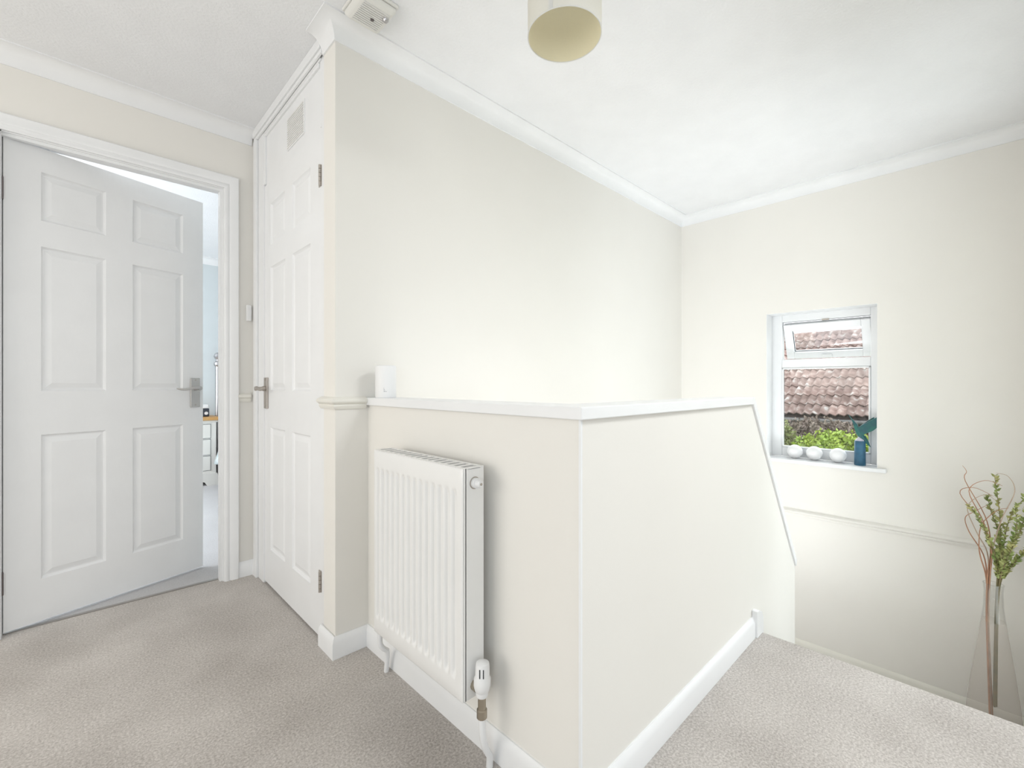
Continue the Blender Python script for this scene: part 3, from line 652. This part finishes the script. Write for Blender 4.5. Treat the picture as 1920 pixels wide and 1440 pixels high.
# curly willow twigs: waypoints (sideways, z, away)
def bez(pts, n=28):
    out = []; P = [pts[0]] + list(pts) + [pts[-1]]
    for i in range(1, len(P) - 2):
        for k in range(n // (len(P) - 3) + 1):
            t = k / (n // (len(P) - 3) + 1); p0, p1, p2, p3 = P[i-1], P[i], P[i+1], P[i+2]
            out.append(tuple(0.5 * (2*b + (c - a)*t + (2*a - 5*b + 4*c - d)*t*t + (3*b - a - 3*c + d)*t**3) for a, b, c, d in zip(p0, p1, p2, p3)))
    out.append(tuple(pts[-1])); return out
willow = [
    [(-0.012, -0.70, 0), (-0.024, -0.18, 0), (-0.022, 0.02, 0), (-0.035, 0.14, 0.01), (-0.085, 0.24, 0.02), (-0.10, 0.31, 0.02), (-0.07, 0.35, 0.0), (-0.02, 0.40, -0.02)],
    [(-0.006, -0.70, 0.01), (-0.020, -0.18, 0.008), (-0.017, 0.03, 0.008), (-0.022, 0.16, 0), (-0.06, 0.26, -0.02), (-0.09, 0.38, -0.03), (-0.03, 0.45, -0.02), (0.01, 0.42, 0)],
    [(-0.010, -0.70, -0.01), (-0.023, -0.18, -0.01), (-0.021, 0.03, -0.01), (-0.010, 0.18, 0.01), (-0.04, 0.30, 0.03), (-0.12, 0.43, 0.04), (-0.07, 0.47, 0.03), (0.0, 0.44, 0.02)],
    [(-0.004, -0.70, 0), (-0.018, -0.18, 0.012), (-0.014, 0.03, 0.01), (-0.010, 0.2, 0.03), (-0.03, 0.33, 0.05), (-0.10, 0.50, 0.03), (-0.095, 0.55, 0.02), (-0.11, 0.58, 0.02)],
    [(-0.008, -0.70, 0), (-0.016, -0.18, -0.008), (-0.012, 0.03, 0), (0.0, 0.20, -0.02), (0.03, 0.35, -0.03), (0.07, 0.48, -0.02), (0.05, 0.55, -0.01), (0.01, 0.56, 0)],
    [(-0.006, -0.70, 0), (-0.022, -0.18, 0.004), (-0.024, 0.02, 0.006), (-0.045, 0.13, 0), (-0.05, 0.2, -0.01), (-0.04, 0.30, -0.03), (0.01, 0.38, -0.04), (0.05, 0.40, -0.03)],
    [(-0.002, -0.70, 0.005), (-0.017, -0.18, 0), (-0.013, 0.03, -0.004), (-0.006, 0.18, -0.03), (-0.035, 0.32, -0.04), (-0.085, 0.46, -0.03), (-0.03, 0.52, -0.02), (0.03, 0.50, 0)],
]
for k, wp in enumerate(willow):
    pts = [vpt(a, z, d) for a, z, d in bez(wp)]
    n = len(pts); rr = [0.0036 * (1 - 0.80 * min(1, max(0, i / n - 0.25) / 0.75)) for i in range(n)]
    o = MB().tube(pts, rr, 6).build('curly_twig', 'twig_red' if k % 3 != 1 else 'twig_pale', smooth=True)
    tag(o, 'pale brown curly willow twig standing in the tall glass vase' if k % 3 == 1 else 'reddish curly willow twig standing in the tall glass vase', 'twig', 'curly twigs in the vase')
sprigs = [
    [(0.006, -0.60, 0), (0.010, -0.18, 0), (0.018, 0.02, 0), (0.030, 0.15, 0), (0.045, 0.30, 0.0), (0.075, 0.40, 0.0), (0.125, 0.49, 0)],
    [(0.000, -0.60, 0.01), (0.006, -0.18, 0.005), (0.012, 0.02, 0.005), (0.020, 0.18, 0.01), (0.022, 0.33, 0.01), (0.012, 0.46, 0.01), (0.004, 0.54, 0.01)],
    [(0.004, -0.60, -0.01), (0.008, -0.18, -0.005), (0.014, 0.02, -0.005), (0.010, 0.14, -0.03), (-0.02, 0.25, -0.05), (-0.055, 0.34, -0.06), (-0.08, 0.385, -0.06)],
    [(0.010, -0.60, 0), (0.014, -0.18, 0), (0.022, 0.02, 0.005), (0.050, 0.16, 0.03), (0.085, 0.26, 0.05), (0.105, 0.36, 0.06), (0.115, 0.43, 0.06)],
    [(0.002, -0.60, 0), (0.008, -0.18, 0.01), (0.016, 0.02, 0.01), (0.026, 0.12, 0.04), (0.015, 0.26, 0.06), (-0.01, 0.36, 0.07), (-0.02, 0.42, 0.07)],
    [(0.008, -0.60, 0), (0.012, -0.18, -0.01), (0.020, 0.02, -0.01), (0.040, 0.14, -0.05), (0.065, 0.24, -0.08), (0.075, 0.34, -0.09), (0.07, 0.41, -0.09)],
    [(0.006, -0.60, 0), (0.013, -0.18, 0.004), (0.024, 0.02, 0), (0.055, 0.10, 0), (0.10, 0.19, -0.01), (0.15, 0.27, -0.02), (0.17, 0.34, -0.02)],
]
for k, wp in enumerate(sprigs):
    pts = [vpt(a, z, d) for a, z, d in bez(wp, 42)]
    lab = {1: 'tallest upright green sprig in the tall glass vase', 2: 'green sprig leaning in among the curly twigs in the vase', 0: 'longest green sprig arching outward from the tall glass vase', 6: 'lowest green sprig spreading widest from the tall glass vase'}.get(k, 'shorter leafy green sprig in the middle of the vase bunch')
    root = empty('leafy_sprig', vpt(wp[0][0], wp[0][1], wp[0][2]), lab, 'sprig', group='leafy sprigs in the vase')
    n = len(pts)
    MB().tube(pts, [0.0038 * (1 - 0.7 * i / n) for i in range(n)], 6).build('stem', 'sprig_stem', root, smooth=True)
    lf = MB()
    for i in range(n - 1):
        if pts[i].z < 0.035: continue
        t = (pts[i+1] - pts[i]).normalized()
        for q in range(4 if pts[i].z < 0.3 else 3):
            a = random.uniform(0, 6.28); side = Vector((math.cos(a), math.sin(a), random.uniform(-0.1, 0.6)))
            dr = (side * 0.8 + t * 0.75).normalized(); L_ = random.uniform(0.018, 0.034) * (1.15 - 0.45 * i / n); W_ = L_ * random.uniform(0.22, 0.34)
            p = pts[i] + t * random.uniform(0, 0.012); nn = dr.cross(Vector((random.uniform(-1, 1), random.uniform(-1, 1), 1.0))).normalized(); up = nn.cross(dr)
            lf.add([p, p + dr*L_*0.35 + nn*W_ + up*0.002, p + dr*L_*0.75 + nn*W_*0.7, p + dr*L_ - up*0.003, p + dr*L_*0.75 - nn*W_*0.7, p + dr*L_*0.35 - nn*W_ + up*0.002], [(0, 1, 2, 3), (0, 3, 4, 5)])
    o = lf.build('leaves', 'sprig_leaf', root); o['kind'] = 'stuff'

# ------------------------------------------------------------------ bedroom things
NX1, NY0 = 1.028, 5.275
bt = empty('bedside_table', (NX1 - 0.23, 5.44, 0), 'cream painted bedside chest with oak top beyond the open door', 'bedside table')
MB().box(NX1 - 0.445, NX1 - 0.012, NY0 + 0.012, 5.59, 0.10, 0.640).build('body', 'painted_wood', bt, bevel=0.003)
MB().box(NX1 - 0.475, NX1 + 0.018, NY0 - 0.025, 5.60, 0.645, 0.678).build('top', 'oak', bt, bevel=0.008)
MB().box(NX1 - 0.458, NX1, NY0, 5.595, 0.625, 0.645).build('cornice', 'painted_wood', bt, bevel=0.004)
m = MB(); m.prism([(NX1 - 0.46, 0.0), (NX1 - 0.36, 0.0), (NX1 - 0.34, 0.035), (NX1 - 0.30, 0.05), (NX1 - 0.15, 0.05), (NX1 - 0.11, 0.035), (NX1 - 0.09, 0.0), (NX1 + 0.005, 0.0), (NX1 + 0.005, 0.085), (NX1 - 0.010, 0.12), (NX1 - 0.445, 0.12), (NX1 - 0.46, 0.085)], 'y', NY0 - 0.005, NY0 + 0.02)
m.box(NX1 - 0.012, NX1 + 0.005, NY0 + 0.02, 5.59, 0, 0.11); m.box(NX1 - 0.46, NX1 - 0.443, NY0 + 0.02, 5.59, 0, 0.11)
m.build('plinth', 'painted_wood', bt)
for z0, z1 in ((0.150, 0.290), (0.305, 0.455), (0.470, 0.605)):
    MB().box(NX1 - 0.398, NX1 - 0.058, NY0 + 0.0105, NY0 + 0.014, z0 - 0.004, z1 + 0.004).build('shadow_gap', 'dark_paint', bt)
    dr = MB().box(NX1 - 0.394, NX1 - 0.062, NY0 + 0.004, NY0 + 0.03, z0, z1).build('drawer', 'painted_wood', bt, bevel=0.002)
    MB().lathe([(0.006, -0.012), (0.013, -0.022), (0.010, -0.030), (0.001, -0.031)], (NX1 - 0.228, NY0 + 0.014, (z0 + z1) / 2), 14, 'y').build('knob', 'aged_nickel', dr, smooth=True)
ac = empty('alarm_clock', (0.945, 5.40, 0.679), 'small dark alarm clock with white top on the bedside chest', 'clock')
MB().box(0.872, 0.972, 5.37, 5.43, 0.679, 0.760).build('case', 'dark_paint', ac, bevel=0.006)
MB().box(0.874, 0.970, 5.372, 5.428, 0.760, 0.800).build('top_light', 'white_plastic', ac, bevel=0.008)
MB().lathe([(0.016, -0.002), (0.016, 0.0)], (0.946, 5.370, 0.712), 20, 'y').build('dial', 'white_plastic', ac)

bd = empty('bed', (1.95, 4.6, 0), 'chrome-posted metal bed with pale duvet beyond the bedroom door', 'bed')
BX = 1.080
for x in (BX, 2.62):
    p = MB(); p.lathe([(0.024, 0.0), (0.024, 1.195)], (x, 5.55, 0), 18); post = p.build('post', 'chrome', bd, smooth=True)
    f = MB(); f.lathe([(0.024, 1.19), (0.034, 1.200), (0.038, 1.215), (0.034, 1.232), (0.022, 1.242), (0.014, 1.250), (0.014, 1.262), (0.030, 1.275), (0.038, 1.298), (0.030, 1.322), (0.010, 1.334), (0.001, 1.335)], (x, 5.55, 0), 20)
    f.build('finial', 'chrome', post, smooth=True)
for x in (BX, 2.62):
    MB().lathe([(0.018, 0.0), (0.018, 0.62)], (x, 3.52, 0), 14).build('foot_post', 'dark_iron', bd, smooth=True)
m = MB()
for z in (0.55, 0.95, 1.12): m.tube([(BX, 5.55, z), (2.62, 5.55, z)], 0.012, 10)
for k in range(1, 10): m.tube([(BX + 0.15 * k, 5.55, 0.55), (BX + 0.15 * k, 5.55, 1.12)], 0.006, 8)
m.build('headboard', 'chrome', bd, smooth=True)
m = MB(); m.box(BX + 0.01, BX + 0.05, 3.55, 5.50, 0.20, 0.30); m.box(2.58, 2.62, 3.55, 5.50, 0.20, 0.30); m.box(BX + 0.05, 2.58, 3.55, 3.6, 0.2, 0.3); m.box(BX + 0.05, 2.58, 5.45, 5.5, 0.2, 0.3); m.build('side_rail', 'dark_iron', bd)
MB().box(BX + 0.05, 2.57, 3.60, 5.47, 0.28, 0.52).build('mattress', 'painted_wood', bd, bevel=0.03)
m = MB(); nx, ny = 26, 24; vs_ = []
for j in range(ny):
    for i in range(nx):
        s_ = i / (nx - 1); y = 3.50 + 1.70 * j / (ny - 1)
        L_ = -0.36 + s_ * 2.2
        fold = 0.016 * math.sin(y * 19) + 0.012 * math.sin(y * 41 + 1)
        if L_ < 0: x = BX + 0.01 + L_ * 0.30 + fold * (-L_ * 2); z = 0.60 + L_ + 0.02 * math.sin(y * 13)
        else: x = BX + 0.02 + L_ * 0.70; z = 0.60 + 0.05 * math.sin(min(1, L_ * 2) * 1.57) + 0.012 * math.sin(y * 9 + L_ * 7)
        vs_.append((x, y, z))
m.add(vs_, [(j*nx+i, j*nx+i+1, (j+1)*nx+i+1, (j+1)*nx+i) for j in range(ny-1) for i in range(nx-1)])
dv = m.build('duvet', 'duvet', bd, smooth=True); so = dv.modifiers.new('thick', 'SOLIDIFY'); so.thickness = 0.03; so.offset = -1

# ------------------------------------------------------------------ outside the window
m = MB(); vs_ = []; fs_ = []; gx = [3.75, 4.2, 5.0, 5.8, 6.6, 8.0, 10.0, 14.0, 30.0]; gz = [-2.7, -2.4, -1.6, -0.9, -0.45, -0.35, -0.35, -0.35, -0.35]
gy = [-22, -6, -2, 0, 1, 2, 3, 5, 9, 24]
for x, z in zip(gx, gz):
    for y in gy: vs_.append((x, y, z + 0.06 * math.sin(y * 1.7 + x)))
n = len(gy); fs_ = [(i*n+j, i*n+j+1, (i+1)*n+j+1, (i+1)*n+j) for i in range(len(gx)-1) for j in range(n-1)]
struct(m.add(vs_, fs_).build('ground', 'soil', smooth=True), 'planted garden bank outside the stairwell window', 'ground')
HX, EZ, PITCH = 9.5, 0.44, R(35)
hs = empty('neighbour_house', (11.9, 1.9, -0.4), 'low brick house with pantiled roof outside the window', 'house')
HY0, HY1 = -2.2, 6.2
m = MB(); m.box(9.8, 14.0, HY0 + 0.2, HY1 - 0.2, -0.8, EZ + 0.05); m.build('wall', 'far_brick', hs)
m = MB()
run = 2.36; rx = HX + run; rz = EZ + run * math.tan(PITCH)
m.prism([(HX, EZ - 0.03), (rx, rz - 0.05), (rx + run, EZ - 0.03)], 'y', HY0, HY1); roof = m.build('roof', 'roof_felt', hs)
m = MB(); m.prism([(HX - 0.01, EZ - 0.20), (HX + 0.02, EZ - 0.20), (HX + 0.02, EZ - 0.04), (HX - 0.01, EZ - 0.04)], 'y', HY0, HY1); m.box(HX + 0.02, 9.81, HY0, HY1, EZ - 0.20, EZ - 0.17); m.build('fascia', 'fascia', hs)
m = MB(); pr = []
for i in range(9): a = math.pi + math.pi * i / 8; pr.append((HX - 0.07 + 0.058 * math.cos(a), EZ - 0.055 + 0.058 * math.sin(a)))
for i in range(9): a = 2 * math.pi - math.pi * i / 8; pr.append((HX - 0.07 + 0.052 * math.cos(a), EZ - 0.055 + 0.052 * math.sin(a)))
m.prism(pr, 'y', HY0, HY1); m.build('gutter', 'gutter_grey', hs)
# one pantile: local x across the roof (Y), local y up the slope, local z normal
TW, GA = 0.25, 0.288
tm = MB(); nxs = 12; vs_ = []
tl = GA + 0.07
for yy, zz in ((0.0, 0.030), (0.0, 0.052), (tl, 0.024), (tl, 0.002)):
    for i in range(nxs + 1):
        t = i / nxs; wv = 0.020 * (math.sin(t * 4 * math.pi) + 0.25 * math.sin(t * 8 * math.pi))
        vs_.append((TW * (t - 0.5), yy, zz + wv))
k = nxs + 1
for r_ in range(4):
    for i in range(nxs): fs_ = fs_
fl = []
for a, b in ((0, 1), (1, 2), (2, 3), (3, 0)):
    for i in range(nxs): fl.append((a*k+i, a*k+i+1, b*k+i+1, b*k+i))
tm.add(vs_, fl)
tile0 = tm.build('roof_tile', 'clay_tile', roof, smooth=True, local=True)
ORGH = Vector(ORG['neighbour_house'])
rot = Matrix(((0, math.cos(PITCH), -math.sin(PITCH)), (-1, 0, 0), (0, math.sin(PITCH), math.cos(PITCH)))).to_4x4()
first = True; up_ = Vector((math.cos(PITCH), 0, math.sin(PITCH)))
TY0 = -0.6
for c in range(10):
    for i in range(29):
        o = tile0 if first else tile0.copy()
        if not first: COL.objects.link(o); o.parent = roof
        first = False
        p = Vector((HX - 0.03, TY0 + TW * i, EZ)) + up_ * (c * GA + random.uniform(-0.004, 0.004)) - ORGH
        rj = Matrix.Rotation(random.uniform(-0.012, 0.012), 4, 'Z')
        o.matrix_local = Matrix.Translation(p) @ rot @ rj
for i in range(16):
    y0 = TY0 - TW / 2 + 0.45 * i
    MB().tube([(rx, y0, rz - 0.02), (rx, y0 + 0.43, rz - 0.02), (rx, y0 + 0.449, rz - 0.02)], [0.115, 0.105, 0.105], 12).build('ridge_tile', 'clay_tile', roof, smooth=True)
def shrub(name, label, c, rad, nleaf, mat, ls, flat=1.0, stems=9):
    c = Vector(c); root = empty(name, (c.x, c.y, c.z - rad[2]), label, 'shrub')
    lf = MB()
    for k in range(nleaf):
        u = random.uniform(-1, 1); a = random.uniform(0, 6.28); q = math.sqrt(1 - u*u); rr = random.uniform(0.55, 1.0) ** 0.6
        rr *= 1 + 0.16 * math.sin(a * 5 + u * 7)
        p = c + Vector((q * math.cos(a) * rad[0], q * math.sin(a) * rad[1], u * rad[2])) * rr
        d = Vector((random.uniform(-1, 1), random.uniform(-1, 1), random.uniform(-0.2, 1.3))).normalized(); n_ = d.cross(Vector((random.uniform(-1, 1), random.uniform(-1, 1), random.uniform(-1, 1)))).normalized()
        L_ = ls * random.uniform(0.6, 1.3); W_ = L_ * 0.3 * flat
        lf.add([p, p + d*L_*0.5 + n_*W_, p + d*L_, p + d*L_*0.5 - n_*W_], [(0, 1, 2, 3)])
    o = lf.build('foliage', mat, root); o['kind'] = 'stuff'
    st_ = MB()
    for k in range(stems):
        a = random.uniform(0, 6.28); e = c + Vector((math.cos(a) * rad[0] * 0.7, math.sin(a) * rad[1] * 0.7, rad[2] * random.uniform(0.3, 0.9)))
        b0 = Vector((c.x, c.y, c.z - rad[2] - 0.1)); mid = (b0 + e) / 2 + Vector((random.uniform(-.1, .1), random.uniform(-.1, .1), 0.1))
        st_.tube([b0, mid, e], [0.02, 0.012, 0.004], 5)
    st_.build('stems', 'bark', root)
shrub('green_shrub', 'bright lime green mounded shrub below the tiled roof', (7.0, 1.20, -0.06), (0.55, 0.54, 0.42), 11000, 'green_leaf', 0.05)
shrub('purple_shrub', 'brownish purple leaved shrub under the gutter', (8.80, 1.80, -0.02), (0.40, 0.74, 0.42), 9500, 'purple_leaf', 0.055)
shrub('olive_shrub', 'olive green shrub growing against the roof gutter', (7.80, 2.12, 0.06), (0.30, 0.24, 0.38), 2600, 'olive_leaf', 0.05)
shrub('leafy_bush', 'small leafy green bush touching the gutter near the brick wall', (8.98, 0.70, 0.0), (0.22, 0.15, 0.36), 900, 'green_leaf', 0.06)
